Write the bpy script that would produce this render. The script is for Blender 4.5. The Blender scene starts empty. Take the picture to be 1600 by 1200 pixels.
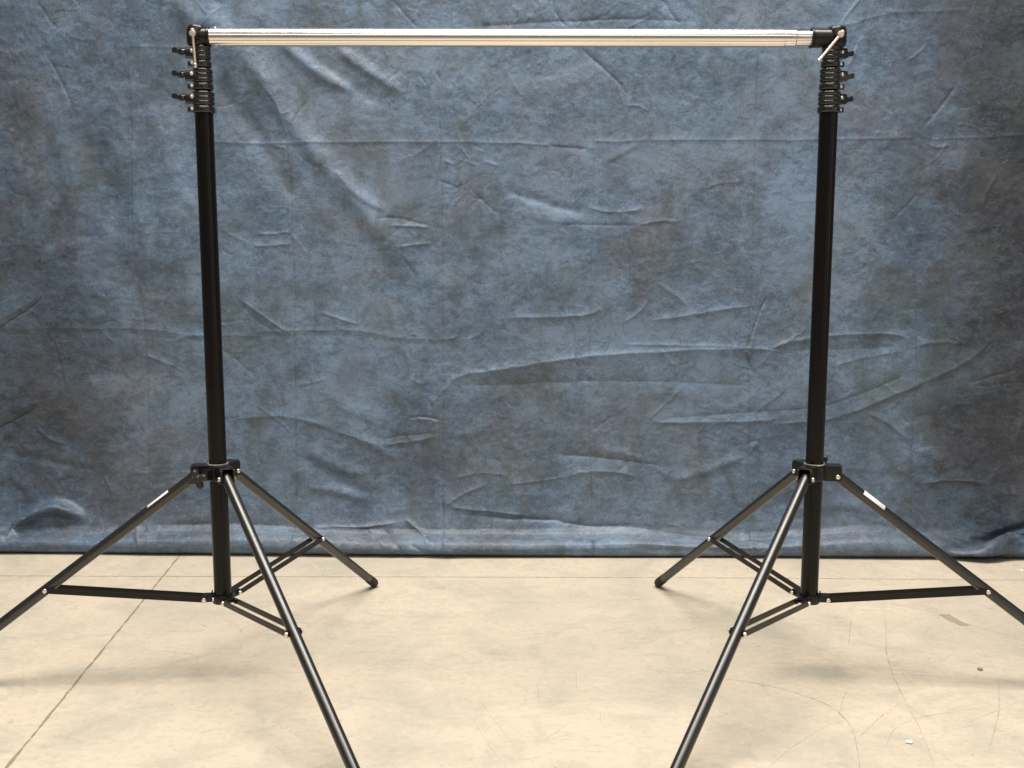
import bpy, bmesh, math, random
import numpy as np
from mathutils import Vector, Matrix
random.seed(7); rng = np.random.default_rng(11)
S = bpy.context.scene; COL = S.collection
PI = math.pi
# ------------------------------------------------------------------ camera
F, PITCH, CH = 1568.66, .1327, .9221
cam = bpy.data.cameras.new('camera'); co = bpy.data.objects.new('camera', cam); COL.objects.link(co)
cam.sensor_width = 36; cam.lens = F*36/1600; cam.clip_end = 200; cam.clip_start = .02
co.location = (0, 0, CH); co.rotation_euler = (PI/2-PITCH, 0, 0); S.camera = co

def ray(px, py):
    u = (600-py)/F
    return (px-800)/F, math.cos(PITCH)+math.sin(PITCH)*u, -math.sin(PITCH)+math.cos(PITCH)*u
def on_cloth(px, py):                    # where a measured point of the photo lies on the hanging cloth
    x, y, z = ray(px, py); t = 3.0/y; return x*t, CH+z*t
def on_floor(px, py):
    x, y, z = ray(px, py); t = -CH/z; return x*t, y*t

# ------------------------------------------------------------------ tags and mesh helpers
def tag(o, label, cat, group=None, kind=None):
    o['label'] = label
    if cat: o['category'] = cat
    if group: o['group'] = group
    if kind: o['kind'] = kind
    return o
def link(name, bm, mats, parent=None, ang=38):
    me = bpy.data.meshes.new(name); bm.normal_update(); bm.to_mesh(me); bm.free()
    for m in (mats if isinstance(mats, (list, tuple)) else [mats]): me.materials.append(m)
    me.polygons.foreach_set('use_smooth', [True]*len(me.polygons))
    me.set_sharp_from_angle(angle=math.radians(ang))
    o = bpy.data.objects.new(name, me); COL.objects.link(o)
    if parent is not None: o.parent = parent
    return o
def frame(a, b, up=Vector((0, 0, 1))):
    a = Vector(a); z = (Vector(b)-a).normalized()
    if abs(z.dot(up)) > .999: up = Vector((1, 0, 0))
    x = up.cross(z).normalized(); y = z.cross(x)
    m = Matrix((x, y, z)).transposed().to_4x4(); m.translation = a
    return m                             # local z runs a -> b, local y is the up-most side
def lathe(bm, prof, seg=32, M=Matrix(), a0=0, a1=2*PI, mat=0):
    full = abs(a1-a0-2*PI) < 1e-6; n = seg if full else seg+1; rings = []
    for r, z in prof:
        if r < 1e-6: rings.append([bm.verts.new(M @ Vector((0, 0, z)))]); continue
        rings.append([bm.verts.new(M @ Vector((r*math.cos(a0+(a1-a0)*i/seg), r*math.sin(a0+(a1-a0)*i/seg), z))) for i in range(n)])
    for A, B in zip(rings, rings[1:]):
        for i in range(n if full else n-1):
            j = (i+1) % n
            if len(A) == 1 and len(B) == 1: continue
            if len(A) == 1: f = bm.faces.new((A[0], B[j], B[i]))
            elif len(B) == 1: f = bm.faces.new((A[i], A[j], B[0]))
            else: f = bm.faces.new((A[i], A[j], B[j], B[i]))
            f.material_index = mat
    return bm
def tube(bm, a, b, r, seg=32, bev=.0012, mat=0):
    L = (Vector(b)-Vector(a)).length
    lathe(bm, [(0, 0), (r-bev, 0), (r, bev), (r, L-bev), (r-bev, L), (0, L)], seg, frame(a, b), mat=mat)
def prism(bm, pts, h0, h1, M=Matrix(), bev=0.0):
    # outline in local xy, extruded along local z, with a small chamfer
    n = len(pts); c = Vector((sum(p[0] for p in pts)/n, sum(p[1] for p in pts)/n, 0))
    def ring(z, ins):
        out = []
        for p in pts:
            v = Vector((p[0], p[1], 0)); d = (c-v)
            if d.length > 1e-9: v = v+d.normalized()*ins
            out.append(bm.verts.new(M @ Vector((v.x, v.y, z))))
        return out
    R = [ring(h0, bev), ring(h0+bev, 0), ring(h1-bev, 0), ring(h1, bev)] if bev else [ring(h0, 0), ring(h1, 0)]
    for A, B in zip(R, R[1:]):
        for i in range(n): bm.faces.new((A[i], A[(i+1) % n], B[(i+1) % n], B[i]))
    bm.faces.new(list(reversed(R[0]))); bm.faces.new(R[-1])
    return bm
def box(bm, x0, x1, y0, y1, z0, z1, M=Matrix(), bev=.001):
    prism(bm, [(x0, y0), (x1, y0), (x1, y1), (x0, y1)], z0, z1, M, bev)
def rivet(bm, p, d, r=.0045, h=.0026, seg=18):
    p = Vector(p); d = Vector(d).normalized()
    lathe(bm, [(r, 0), (r, h*.62), (r*.90, h*.90), (r*.80, h), (0, h)], seg, frame(p, p+d))

# ------------------------------------------------------------------ materials
def newmat(name):
    m = bpy.data.materials.new(name); m.use_nodes = True
    nt = m.node_tree; return m, nt, nt.nodes['Principled BSDF']
def N(nt, t, **k):
    n = nt.nodes.new(t)
    for a, b in k.items():
        if a in n.inputs.keys() if isinstance(a, str) else False: n.inputs[a].default_value = b
        else: setattr(n, a, b)
    return n
def noise(nt, vec, scale, detail=6, rough=.55, dist=0., stretch=None):
    if stretch:
        mp = nt.nodes.new('ShaderNodeMapping'); mp.inputs['Scale'].default_value = stretch
        nt.links.new(vec, mp.inputs['Vector']); vec = mp.outputs[0]
    n = nt.nodes.new('ShaderNodeTexNoise'); n.inputs['Scale'].default_value = scale
    n.inputs['Detail'].default_value = detail; n.inputs['Roughness'].default_value = rough; n.inputs['Distortion'].default_value = dist
    nt.links.new(vec, n.inputs['Vector']); return n.outputs['Fac']
def ramp(nt, fac, stops):
    r = nt.nodes.new('ShaderNodeValToRGB'); e = r.color_ramp.elements
    while len(e) < len(stops): e.new(.5)
    for el, (p, c) in zip(e, stops):
        el.position = p; el.color = (c, c, c, 1) if isinstance(c, (int, float)) else (*c, 1)
    nt.links.new(fac, r.inputs[0]); return r.outputs[0]
def mix(nt, fac, a, b, mode='MIX'):
    m = nt.nodes.new('ShaderNodeMix'); m.data_type = 'RGBA'; m.blend_type = mode
    for s, v in ((m.inputs[0], fac), (m.inputs[6], a), (m.inputs[7], b)):
        if isinstance(v, bpy.types.NodeSocket): nt.links.new(v, s)
        elif isinstance(v, (int, float)): s.default_value = v
        else: s.default_value = (*v, 1)
    return m.outputs[2]
def mth(nt, op, a, b=None):
    m = nt.nodes.new('ShaderNodeMath'); m.operation = op
    for s, v in ((m.inputs[0], a), (m.inputs[1], b)):
        if v is None: continue
        if isinstance(v, bpy.types.NodeSocket): nt.links.new(v, s)
        else: s.default_value = v
    return m.outputs[0]
def bump(nt, h, strength, dist, prev=None):
    b = nt.nodes.new('ShaderNodeBump'); b.inputs['Strength'].default_value = strength; b.inputs['Distance'].default_value = dist
    nt.links.new(h, b.inputs['Height'])
    if prev: nt.links.new(prev, b.inputs['Normal'])
    return b.outputs[0]
def coords(nt): return nt.nodes.new('ShaderNodeTexCoord').outputs['Object']

def metal_like(name, col, rough, metallic, spec=.5, nscale=60, var=.25, coat=0):
    m, nt, p = newmat(name); c = coords(nt)
    n = noise(nt, c, nscale, 5, .6)
    nt.links.new(mix(nt, n, tuple(x*(1-var) for x in col), tuple(min(1, x*(1+var)) for x in col)), p.inputs['Base Color'])
    nt.links.new(mth(nt, 'ADD', mth(nt, 'MULTIPLY', noise(nt, c, 25, 4), .12), rough-.06), p.inputs['Roughness'])
    p.inputs['Metallic'].default_value = metallic; p.inputs['Specular IOR Level'].default_value = spec
    p.inputs['Coat Weight'].default_value = coat
    if not metallic: nt.links.new(bump(nt, noise(nt, c, 900, 3), .05, .0004), p.inputs['Normal'])
    return m
M_tube = metal_like('black_anodised_tube', (.0055, .0045, .0040), .25, .0, .22)
M_leg = metal_like('black_satin_leg', (.008, .007, .0065), .35, .0, .95)
M_brace = metal_like('black_painted_strip', (.011, .009, .0075), .42, .0, .3)
M_plast = metal_like('black_moulded_plastic', (.007, .0063, .006), .20, .0, .85)
M_cast = metal_like('black_cast_fitting', (.007, .0062, .0056), .30, .0, .38)
M_knob = metal_like('matt_black_knob', (.020, .0195, .019), .42, .0, .5)
M_rub = metal_like('black_rubber', (.018, .016, .014), .6, .0, .3)
M_lever = metal_like('warm_plated_steel', (.86, .72, .60), .42, 1., .5, var=.06)
M_chrome = metal_like('bright_steel', (.86, .80, .72), .40, 1., .5, var=.06)
M_alu = metal_like('brushed_aluminium', (.97, .91, .875), .20, 1., .5, 12, .03)
M_gold = metal_like('yellowish_steel', (.72, .56, .33), .3, 1., .5, var=.08)
M_label = metal_like('white_sticker', (.74, .74, .75), .45, 0, .4, 200, .04)

# ------------------------------------------------------------------ painted cloth backdrop
def m_cloth():
    m, nt, p = newmat('painted_canvas'); c = coords(nt); L = nt.links
    tone = nt.nodes.new('ShaderNodeAttribute'); tone.attribute_name = 'tone'
    brown = nt.nodes.new('ShaderNodeAttribute'); brown.attribute_name = 'brown'
    big = noise(nt, c, 1.9, 6, .62, .6, (1, 1, 1.15))
    mid = noise(nt, c, 7.5, 9, .66, .4, (.85, 1, 1.2))
    fine = noise(nt, c, 38, 8, .7, .8, (.7, 1, 1.2))
    grain = noise(nt, c, 260, 3, .7)
    hue = noise(nt, c, 3.1, 7, .66, 1.0)
    t = mth(nt, 'ADD', mth(nt, 'MULTIPLY', big, .32), mth(nt, 'MULTIPLY', mid, .40))
    t = mth(nt, 'ADD', t, mth(nt, 'MULTIPLY', fine, .58))
    t = mth(nt, 'ADD', t, mth(nt, 'MULTIPLY', grain, .38))
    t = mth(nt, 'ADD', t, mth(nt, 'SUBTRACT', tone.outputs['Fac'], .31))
    blue = ramp(nt, t, [(.34, (0.0155, 0.0220, 0.0361)), (.47, (0.0434, 0.0652, 0.0997)), (.58, (0.0697, 0.1123, 0.1735)), (.74, (0.1431, 0.2106, 0.3093))])
    grey = ramp(nt, t, [(.34, (0.0186, 0.0220, 0.0292)), (.47, (0.0511, 0.0589, 0.0757)), (.58, (0.0805, 0.0943, 0.1203)), (.74, (0.1509, 0.1768, 0.2251))])
    h = mth(nt, 'ADD', hue, mth(nt, 'SUBTRACT', brown.outputs['Fac'], 0))
    col = mix(nt, ramp(nt, h, [(.44, 0.), (.66, .80)]), blue, grey)
    # dabs of warm and mauve paint, worn light scuffs and dark specks
    mv = ramp(nt, noise(nt, c, 5.2, 6, .62, .5), [(.54, 0.), (.70, .42)])
    col = mix(nt, mv, col, (0.0640, 0.0632, 0.0894))
    ol = ramp(nt, noise(nt, c, 4.1, 8, .70, 1.4, (1.3, 1, .9)), [(.50, 0.), (.66, .55)])
    col = mix(nt, ol, col, (.056, .068, .064))
    sc = ramp(nt, noise(nt, c, 55, 9, .78, 2.2, (.6, 1, 1.5)), [(.57, 0.), (.70, .55)])
    col = mix(nt, sc, col, (0.1680, 0.2106, 0.2709))
    rub = ramp(nt, noise(nt, c, 95, 8, .8, 1.2, (.8, 1, 1)), [(.32, .6), (.44, 0.)])
    col = mix(nt, rub, col, (0.0224, 0.0275, 0.0378))
    v = nt.nodes.new('ShaderNodeTexVoronoi'); v.inputs['Scale'].default_value = 28; L.new(c, v.inputs['Vector'])
    col = mix(nt, ramp(nt, v.outputs['Distance'], [(.028, .8), (.045, 0.)]), col, (0.0096, 0.0097, 0.0103))
    v2 = nt.nodes.new('ShaderNodeTexVoronoi'); v2.inputs['Scale'].default_value = 19; L.new(c, v2.inputs['Vector'])
    col = mix(nt, ramp(nt, v2.outputs['Distance'], [(.015, .8), (.027, 0.)]), col, (0.4000, 0.4050, 0.4300))
    L.new(col, p.inputs['Base Color'])
    p.inputs['Specular IOR Level'].default_value = .5
    L.new(mth(nt, 'ADD', mth(nt, 'MULTIPLY', mid, .25), .38), p.inputs['Roughness'])
    # weave, brush grain
    w1 = noise(nt, c, 700, 2, .5, 0, (1, 1, .25)); w2 = noise(nt, c, 700, 2, .5, 0, (.25, 1, 1))
    n1 = bump(nt, mth(nt, 'ADD', w1, w2), .25, .0006)
    n2 = bump(nt, noise(nt, c, 42, 9, .72, .8, (.8, 1, 1.1)), .30, .0035, n1)
    L.new(n2, p.inputs['Normal'])
    return m

xs = np.unique(np.round(np.concatenate([np.arange(-2.35, -1.62, .02), np.arange(-1.62, 1.62, .0024), np.arange(1.62, 2.36, .02)]), 5))
# bottom profile: parameter s (arc), forward reach F and height Z
pf = np.array([(-.30, .004), (-.03, .003), (.045, .0025), (.062, .005), (.072, .014), (.0765, .024), (.0770, .033), (.073, .042), (.061, .049), (.044, .054), (.028, .060), (.016, .074), (.008, .102), (.002, .15), (.0, .20), (0, .30), (0, 2.45)])
arc = np.concatenate([[0], np.cumsum(np.hypot(*np.diff(pf, axis=0).T))]); s_hang = arc[-2]
ss = np.concatenate([np.arange(0, arc[2], .02), np.arange(arc[2], s_hang+1.45, .0024), np.arange(s_hang+1.45, arc[-1]+.001, .02)])
def smooth_interp(s, col):
    v = np.interp(s, arc, pf[:, col]); fs = np.linspace(0, arc[-1], 4000); fv = np.interp(fs, arc, pf[:, col])
    k = np.exp(-np.linspace(-2, 2, 25)**2); k /= k.sum(); fv2 = np.convolve(np.pad(fv, 12, mode='edge'), k, 'valid'); return np.interp(s, fs, fv2)
Fw, Zw = smooth_interp(ss, 0), np.maximum(np.interp(ss, arc, pf[:, 1])*.0+smooth_interp(ss, 1), .0015)
X, SS = np.meshgrid(xs, ss); ZW = np.repeat(Zw[:, None], len(xs), 1); FW = np.repeat(Fw[:, None], len(xs), 1)
def grf(beta, lo, hi, ax=1., az=1., seed=0, n=1024, size=5.0):   # random field on a size x size square, unit deviation
    r = np.random.default_rng(seed); f = np.fft.fftfreq(n, size/n); kx, kz = np.meshgrid(f*ax, f*az)
    k = np.hypot(kx, kz); k[0, 0] = 1; a = k**(-beta)*((k > lo) & (k < hi)); a[0, 0] = 0
    g = np.fft.ifft2(np.fft.fft2(r.standard_normal((n, n)))*a).real; return g/g.std()
def samp(g, x, z, size=5.0):
    n = g.shape[0]; u = ((x+size/2)/size*n) % n; v = ((z+.5)/size*n) % n
    i = u.astype(int); j = v.astype(int); fu = u-i; fv = v-j; i1 = (i+1) % n; j1 = (j+1) % n
    return (g[j, i]*(1-fu)+g[j, i1]*fu)*(1-fv)+(g[j1, i]*(1-fu)+g[j1, i1]*fu)*fv
H = np.zeros_like(X); SHADE_WEAR = np.zeros_like(X)
ZP = ZW+np.where(FW > .002, -FW*.31, 0)          # height as measured on the hanging plane
def seg_field(pts, marg):
    P = np.array(pts, float)
    if len(P) > 2:                                # round the corners a little
        t = np.arange(len(P)); tt = np.linspace(0, len(P)-1, (len(P)-1)*5+1)
        Q = np.stack([np.interp(tt, t, P[:, 0]), np.interp(tt, t, P[:, 1])], 1); Q2 = Q.copy()
        for _ in range(3): Q2[1:-1] = (Q2[:-2]+Q2[1:-1]*2+Q2[2:])/4
        P = Q2
    wob = (np.random.default_rng(int(abs(P[0, 0])*9999) % 9973).standard_normal(len(P)))*.0009
    P[:, 1] += wob; P[:, 0] += np.roll(wob, 1)
    x0, x1 = P[:, 0].min()-marg, P[:, 0].max()+marg; z0, z1 = P[:, 1].min()-marg, P[:, 1].max()+marg
    ii = np.where((xs >= x0) & (xs <= x1))[0]; zr = ZP[:, 0]; jj = np.where((zr >= z0) & (zr <= z1) & (np.arange(len(zr)) > 6))[0]
    if len(ii) < 2 or len(jj) < 2: return None
    sl = (slice(jj[0], jj[-1]+1), slice(ii[0], ii[-1]+1)); gx, gz = X[sl], ZP[sl]
    best = np.full(gx.shape, 1e9); sg = np.ones(gx.shape); tp = np.zeros(gx.shape)
    L = np.concatenate([[0], np.cumsum(np.hypot(*np.diff(P, axis=0).T))])
    for k in range(len(P)-1):
        a, b = P[k], P[k+1]; d = b-a; l2 = d@d
        if l2 < 1e-12: continue
        t = np.clip(((gx-a[0])*d[0]+(gz-a[1])*d[1])/l2, 0, 1)
        dx = gx-a[0]-t*d[0]; dz = gz-a[1]-t*d[1]; q = np.hypot(dx, dz); m = q < best
        best[m] = q[m]; sg[m] = np.sign(d[0]*dz-d[1]*dx)[m]; tp[m] = ((L[k]+t*(L[k+1]-L[k]))/L[-1])[m]
    return sl, best, sg, tp
def crease(px, A, wu, wd, soft=False, taper=.2, ends=(1, 1), wear=0):
    """A in mm (+ towards the viewer), wu / wd in mm: reach above / below the line"""
    global H
    pts = [on_cloth(*q) for q in px]
    if pts[0][0] > pts[-1][0]: pts = pts[::-1]; ends = ends[::-1]
    if not soft: wu *= .72; wd *= .72; A *= 1.04
    r = seg_field(pts, max(wu, wd)*.001*(2.6 if soft else 4.5))
    if r is None: return
    sl, d, sg, t = r; w = np.where(sg > 0, wu, wd)*.001
    g = np.exp(-(d/w)**2) if soft else np.exp(-(np.sqrt(d*d+.6e-6)-.00077)/w)
    e = np.ones_like(t)
    if ends[0]: e *= np.clip(t/taper, 0, 1)
    if ends[1]: e *= np.clip((1-t)/taper, 0, 1)
    H[sl] += A*.001*g*e*e*(3-2*e)
    if not soft and not wear: wear = max(-.07, min(.075, A*.018))*(.4 if abs(A) < 2 else 1)  # ridges lighter, valleys darker: fold shading plus worn paint, put into the colour
    if wear: SHADE_WEAR[sl] += (wear*e if ends != (0, 0) else wear)*np.exp(-(d/.0022)**2)
C = crease
# fold grid left from when the cloth was packed
for px in ([(0, 515), (70, 515), (150, 514), (230, 515), (290, 526), (400, 525)], [(400, 519), (457, 517), (560, 516), (620, 529), (690, 531)]):
    C(px, 1.7, 11, 6, ends=(0, 0))
    C([(x, y+8) for x, y in px], -.8, 6, 12, ends=(0, 0))
C([(320, 221), (400, 223), (640, 220), (800, 223), (870, 227), (925, 231)], 1.9, 10, 5, ends=(0, 0))
C([(850, 225), (880, 229), (926, 231)], -2.6, 5, 9)
C([(930, 222), (1040, 218), (1190, 219), (1420, 217)], 1.7, 10, 5, ends=(0, 0))
C([(1415, 188), (1440, 215), (1465, 218), (1600, 212)], 1.4, 6, 5, ends=(1, 0))
C([(190, 70), (240, 70), (300, 72)], 1.1, 5, 5)
for px, A in (([(193, -10), (190, 65), (198, 150), (200, 240), (203, 420), (218, 470), (224, 560), (228, 850)], -1.0),
           ([(447, 228), (452, 300), (458, 430), (458, 520), (461, 700), (461, 860)], -1.6), ([(685, 80), (688, 250), (692, 440), (692, 700), (693, 790)], -1.0),
           ([(930, 70), (928, 210), (926, 330), (922, 520), (922, 700), (925, 860)], -.8), ([(1184, 60), (1180, 210), (1177, 330), (1174, 450), (1170, 540)], -1.2),
           ([(1428, 430), (1430, 600), (1421, 700), (1421, 830)], -1.3), ([(1170, 560), (1173, 640), (1169, 700), (1170, 860)], -1.8)):
    C(px, A, 2.6, 2.6, ends=(0, 0), wear=-.05); C(px, -A*.6, 9, 14, ends=(0, 0))  # dark line painted along each packing crease, as shade and rubbed paint
# upper left
C([(45, -5), (62, 18), (80, 42)], -2, 6, 5); C([(60, 78), (85, 120), (107, 168)], -2.2, 7, 5)
C([(345, 5), (328, 22), (312, 40)], 1.6, 4, 4); C([(60, 322), (40, 342), (25, 362)], 1.8, 5, 5)
C([(140, 200), (170, 330), (190, 430), (205, 500)], -11, 42, 42, True); C([(90, 180), (110, 330), (120, 470)], 9, 40, 45, True)
C([(250, 150), (275, 300), (290, 520)], 10, 44, 50, True)
C([(330, 30), (400, 110), (470, 215), (560, 320), (640, 420)], 12, 36, 30, True, ends=(0, 1)); C([(330, 110), (400, 215), (470, 330)], -9, 32, 32, True)
C([(430, 60), (500, 118), (560, 145)], 8, 24, 16, True); C([(520, 70), (570, 110), (640, 150)], 8, 22, 15, True); C([(480, 80), (540, 130), (610, 165)], -4, 18, 18, True)
C([(250, -20), (330, 60), (380, 130)], 9, 34, 34, True); C([(410, 130), (436, 170), (447, 222)], 1.9, 8, 5)
C([(477, 155), (460, 182), (448, 206)], -2, 4, 4); C([(420, 226), (447, 231)], 2.2, 6, 4, taper=.2); C([(452, 229), (482, 225)], -1.8, 5, 5)
C([(465, 240), (480, 254), (500, 264)], -2, 6, 5); C([(520, 262), (560, 310), (612, 332)], 4, 18, 9, True)
C([(580, 340), (620, 339), (674, 353)], -2.0, 5, 9); C([(605, 354), (640, 352), (674, 356)], 3.2, 9, 4); C([(618, 388), (640, 382), (677, 381)], 3.0, 8, 4)
C([(395, 366), (425, 365), (456, 361)], 2.4, 6, 5); C([(390, 384), (420, 384), (456, 381)], 2.6, 12, 4); C([(340, 355), (360, 368), (390, 383)], 1.6, 8, 5)
C([(453, 365), (465, 380), (480, 400)], 1.4, 5, 5); C([(625, 400), (640, 418), (655, 445)], -2.2, 9, 7)
# crumpled patch right of centre-left
for px in ([(714, 224), (737, 252)], [(735, 228), (735, 250)], [(690, 250), (712, 258)], [(722, 280), (745, 305), (775, 332), (800, 336)], [(733, 308), (760, 312)], [(730, 340), (740, 318), (756, 305)],
           [(700, 330), (712, 315), (728, 300)], [(680, 282), (705, 288), (722, 300)], [(640, 60), (655, 42)], [(612, 120), (625, 105)], [(650, 110), (668, 135)], [(700, 155), (705, 130)], [(752, 250), (785, 262)], [(712, 262), (730, 245)], [(680, 110), (690, 130)], [(730, 222), (760, 235)]):
    C(px, random.choice((-1.7, 1.9)), 5, 4, taper=.35)
C([(610, -5), (640, 30), (655, 44)], -1.8, 6, 5); C([(770, 0), (762, 20), (755, 44)], 1.5, 5, 5)
# top middle and right
C([(700, 42), (800, 37), (867, 33), (1000, 30), (1110, 37)], -2.4, 9, 17, ends=(1, 1)); C([(860, -10), (868, 20), (888, 46)], -2.4, 5, 6)
C([(905, 74), (935, 100), (968, 128), (984, 156)], -3, 6, 5); C([(960, 125), (975, 165), (980, 185)], 1.4, 4, 4)
C([(1030, -5), (1045, 18), (1063, 42)], -2.6, 6, 5); C([(1045, 76), (1055, 112), (1073, 165)], -2.6, 6, 5)
C([(978, 166), (995, 164), (1012, 173)], 2, 5, 4); C([(940, 256), (970, 240), (1002, 222)], 2.2, 12, 9, True)
C([(912, 321), (945, 332), (985, 331), (1012, 324)], 2.6, 9, 4); C([(780, 292), (830, 310), (880, 327), (925, 333)], -4.5, 16, 12, True); C([(860, 350), (930, 352), (1000, 352)], -1.8, 5, 8)
C([(800, 330), (870, 345), (920, 355)], 3, 20, 14, True); C([(990, 352), (1030, 345), (1070, 346)], 2.4, 9, 6); C([(1090, 300), (1120, 287), (1170, 282)], 1.8, 9, 6)
C([(1345, -3), (1325, 20), (1311, 42)], 2, 4, 4); C([(1345, 55), (1335, 85), (1320, 112)], 1.8, 4, 4); C([(1450, 68), (1432, 85), (1414, 98)], 1.9, 4, 4); C([(1200, 50), (1330, 40), (1380, 20), (1550, 15)], 1.5, 10, 8)
C([(1494, 130), (1468, 168), (1438, 202)], -2.6, 6, 5); C([(1450, 229), (1465, 231), (1484, 227)], 2.2, 6, 4); C([(1488, 194), (1520, 198), (1548, 220)], 1.9, 8, 5)
C([(1436, 298), (1412, 325), (1388, 348)], -2.2, 8, 6); C([(1333, 288), (1345, 305), (1356, 324)], -1.9, 5, 4); C([(1556, 270), (1540, 295), (1528, 330)], 2.4, 9, 6)
# lower left
C([(62, 462), (30, 487), (10, 500), (-20, 520)], -5, 5, 4, ends=(1, 0)); C([(62, 455), (30, 478), (-20, 505)], 2.5, 16, 8, ends=(1, 0)); C([(50, 638), (25, 652), (-20, 676)], -5, 5, 4, ends=(1, 0)); C([(60, 628), (25, 640), (-20, 660)], 3, 16, 8, ends=(1, 0))
C([(73, 525), (85, 570), (93, 615)], -2, 4, 4); C([(85, 612), (78, 632), (62, 650)], -1.8, 4, 4); C([(43, 666), (68, 692), (98, 697)], 4.2, 14, 7)
C([(-10, 712), (60, 724), (125, 738)], -4.5, 16, 14, True); C([(0, 745), (30, 765), (45, 790)], 4.5, 20, 14, True); C([(210, 553), (240, 562), (290, 585)], 1.8, 6, 5); C([(262, 537), (285, 526), (325, 524)], 2, 7, 5)
C([(340, 545), (370, 565), (400, 592)], -2, 10, 7); C([(368, 464), (400, 488), (438, 514), (458, 523)], 3.0, 7, 4); C([(366, 470), (396, 500), (440, 530)], -1.8, 8, 6)
C([(155, 745), (165, 770), (172, 790)], 1.8, 6, 5); C([(195, 745), (260, 740), (330, 742)], 1.4, 6, 5)
C([(270, 360), (300, 420), (310, 520)], 3, 30, 30, True); C([(80, 440), (170, 470), (290, 470)], 2, 22, 18, True)
# bottom hump at far left
C([(8, 848), (20, 824), (48, 807), (82, 795), (112, 806), (135, 826)], 38, 15, 25, True, taper=.3); C([(14, 850), (24, 828), (44, 812)], 9, 8, 10); C([(-30, 835), (0, 842), (16, 852)], 9, 12, 12, True)
C([(220, 838), (222, 850), (232, 862)], 5, 7, 7); C([(205, 815), (222, 850)], 4, 9, 9)
# lower middle
C([(497, 487), (530, 500), (564, 508)], 2.6, 7, 4); C([(690, 532), (705, 529), (718, 525)], 2.2, 6, 5); C([(463, 603), (485, 600), (512, 591)], 2, 8, 4); C([(640, 592), (655, 600), (668, 600)], 2, 7, 4)
C([(345, 660), (400, 652), (440, 650), (495, 662), (532, 676)], 4.6, 22, 11); C([(390, 632), (430, 654), (459, 684)], 1.9, 5, 4)
C([(520, 673), (556, 684), (590, 697)], 4.4, 17, 9); C([(555, 680), (590, 700), (630, 722)], 4, 20, 14, True); C([(588, 697), (622, 693), (684, 682)], 4.2, 13, 5); C([(590, 690), (622, 681), (682, 677)], -2.2, 6, 8); C([(632, 655), (660, 651), (690, 657)], -3.2, 8, 5)
C([(630, 655), (660, 655), (690, 660)], 1.8, 5, 8); C([(500, 600), (540, 640), (610, 668)], 3.5, 24, 20, True)
C([(455, 700), (500, 735), (600, 790)], -5, 24, 20, True); C([(470, 765), (530, 772), (590, 780)], 6, 17, 14, True); C([(470, 700), (520, 730), (580, 745)], 5, 20, 16, True)
C([(470, 835), (560, 827), (600, 820), (645, 812)], 6.5, 16, 7, taper=.35); C([(630, 808), (655, 830), (676, 858)], 7, 14, 10); C([(600, 828), (618, 848), (636, 868)], -5, 9, 7); C([(575, 828), (610, 862)], 3, 9, 6)
C([(690, 794), (700, 785), (728, 768), (760, 758)], 3.6, 13, 6); C([(694, 790), (740, 797), (830, 806)], 4.2, 14, 7); C([(693, 770), (694, 870)], -6, 5, 6, ends=(1, 0)); C([(693, 800), (694, 875)], 5, 16, 16, ends=(1, 0))
C([(694, 868), (708, 864), (720, 872)], 8, 9, 7, ends=(0, 1)); C([(640, 850), (668, 866), (694, 872)], -6, 9, 7)
C([(700, 750), (742, 738), (800, 742)], 2.5, 12, 7); C([(670, 635), (700, 602), (712, 588)], 2.2, 7, 6); C([(660, 620), (672, 630), (680, 660)], -1.7, 5, 4)
# the long draped folds across the middle and right
C([(700, 602), (715, 587), (760, 580), (800, 574), (850, 566), (920, 556), (1035, 549), (1165, 544), (1200, 546)], 7.0, 18, 34, ends=(1, 0), taper=.06)
C([(700, 603), (800, 601), (900, 596), (950, 595), (1050, 597), (1130, 601), (1190, 603)], -3.6, 24, 22, ends=(1, 1), taper=.1)
C([(960, 538), (1060, 540), (1165, 542)], 2.0, 6, 4); C([(780, 497), (850, 496), (905, 494), (930, 488), (958, 476)], 3.4, 14, 8); C([(1016, 438), (1012, 475), (990, 495), (966, 508)], 2.4, 7, 6)
C([(1005, 501), (1045, 498), (1110, 487), (1188, 475)], 4.0, 14, 12); C([(950, 480), (955, 500), (955, 530), (944, 565)], -2.6, 5, 5); C([(1030, 545), (1045, 562), (1058, 576)], 2.0, 8, 6); C([(1025, 440), (1060, 465), (1080, 480)], 2, 8, 6)
C([(1012, 660), (1060, 660), (1110, 660), (1160, 659), (1205, 657)], 4.6, 18, 7, ends=(1, 0), taper=.12); C([(1016, 656), (1100, 650), (1200, 642)], -2.4, 10, 12, ends=(1, 0)); C([(1012, 657), (1040, 632), (1066, 606)], 2.6, 9, 6); C([(925, 675), (940, 662), (960, 648)], -1.8, 7, 5)
C([(855, 710), (930, 714), (985, 720), (1055, 732)], -4.4, 15, 12); C([(880, 744), (925, 735), (965, 737), (1002, 748)], 4.2, 14, 9); C([(790, 757), (840, 752), (885, 746)], 2.6, 10, 5); C([(1045, 755), (1100, 738), (1168, 710)], 5.5, 16, 12, True)
C([(935, 700), (1010, 718), (1040, 742), (1052, 755)], 3.2, 12, 10, True)
C([(1202, 452), (1187, 488), (1172, 530), (1167, 556)], -3.4, 4, 4); C([(1196, 470), (1178, 520), (1171, 556)], 2.6, 6, 5); C([(1166, 548), (1175, 580), (1184, 594)], -3, 6, 5); C([(1163, 548), (1174, 556)], 4, 5, 5); C([(1190, 680), (1180, 695), (1168, 712)], 2.5, 7, 6)
C([(1166, 700), (1172, 690), (1190, 688)], -2, 5, 5)
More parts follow.
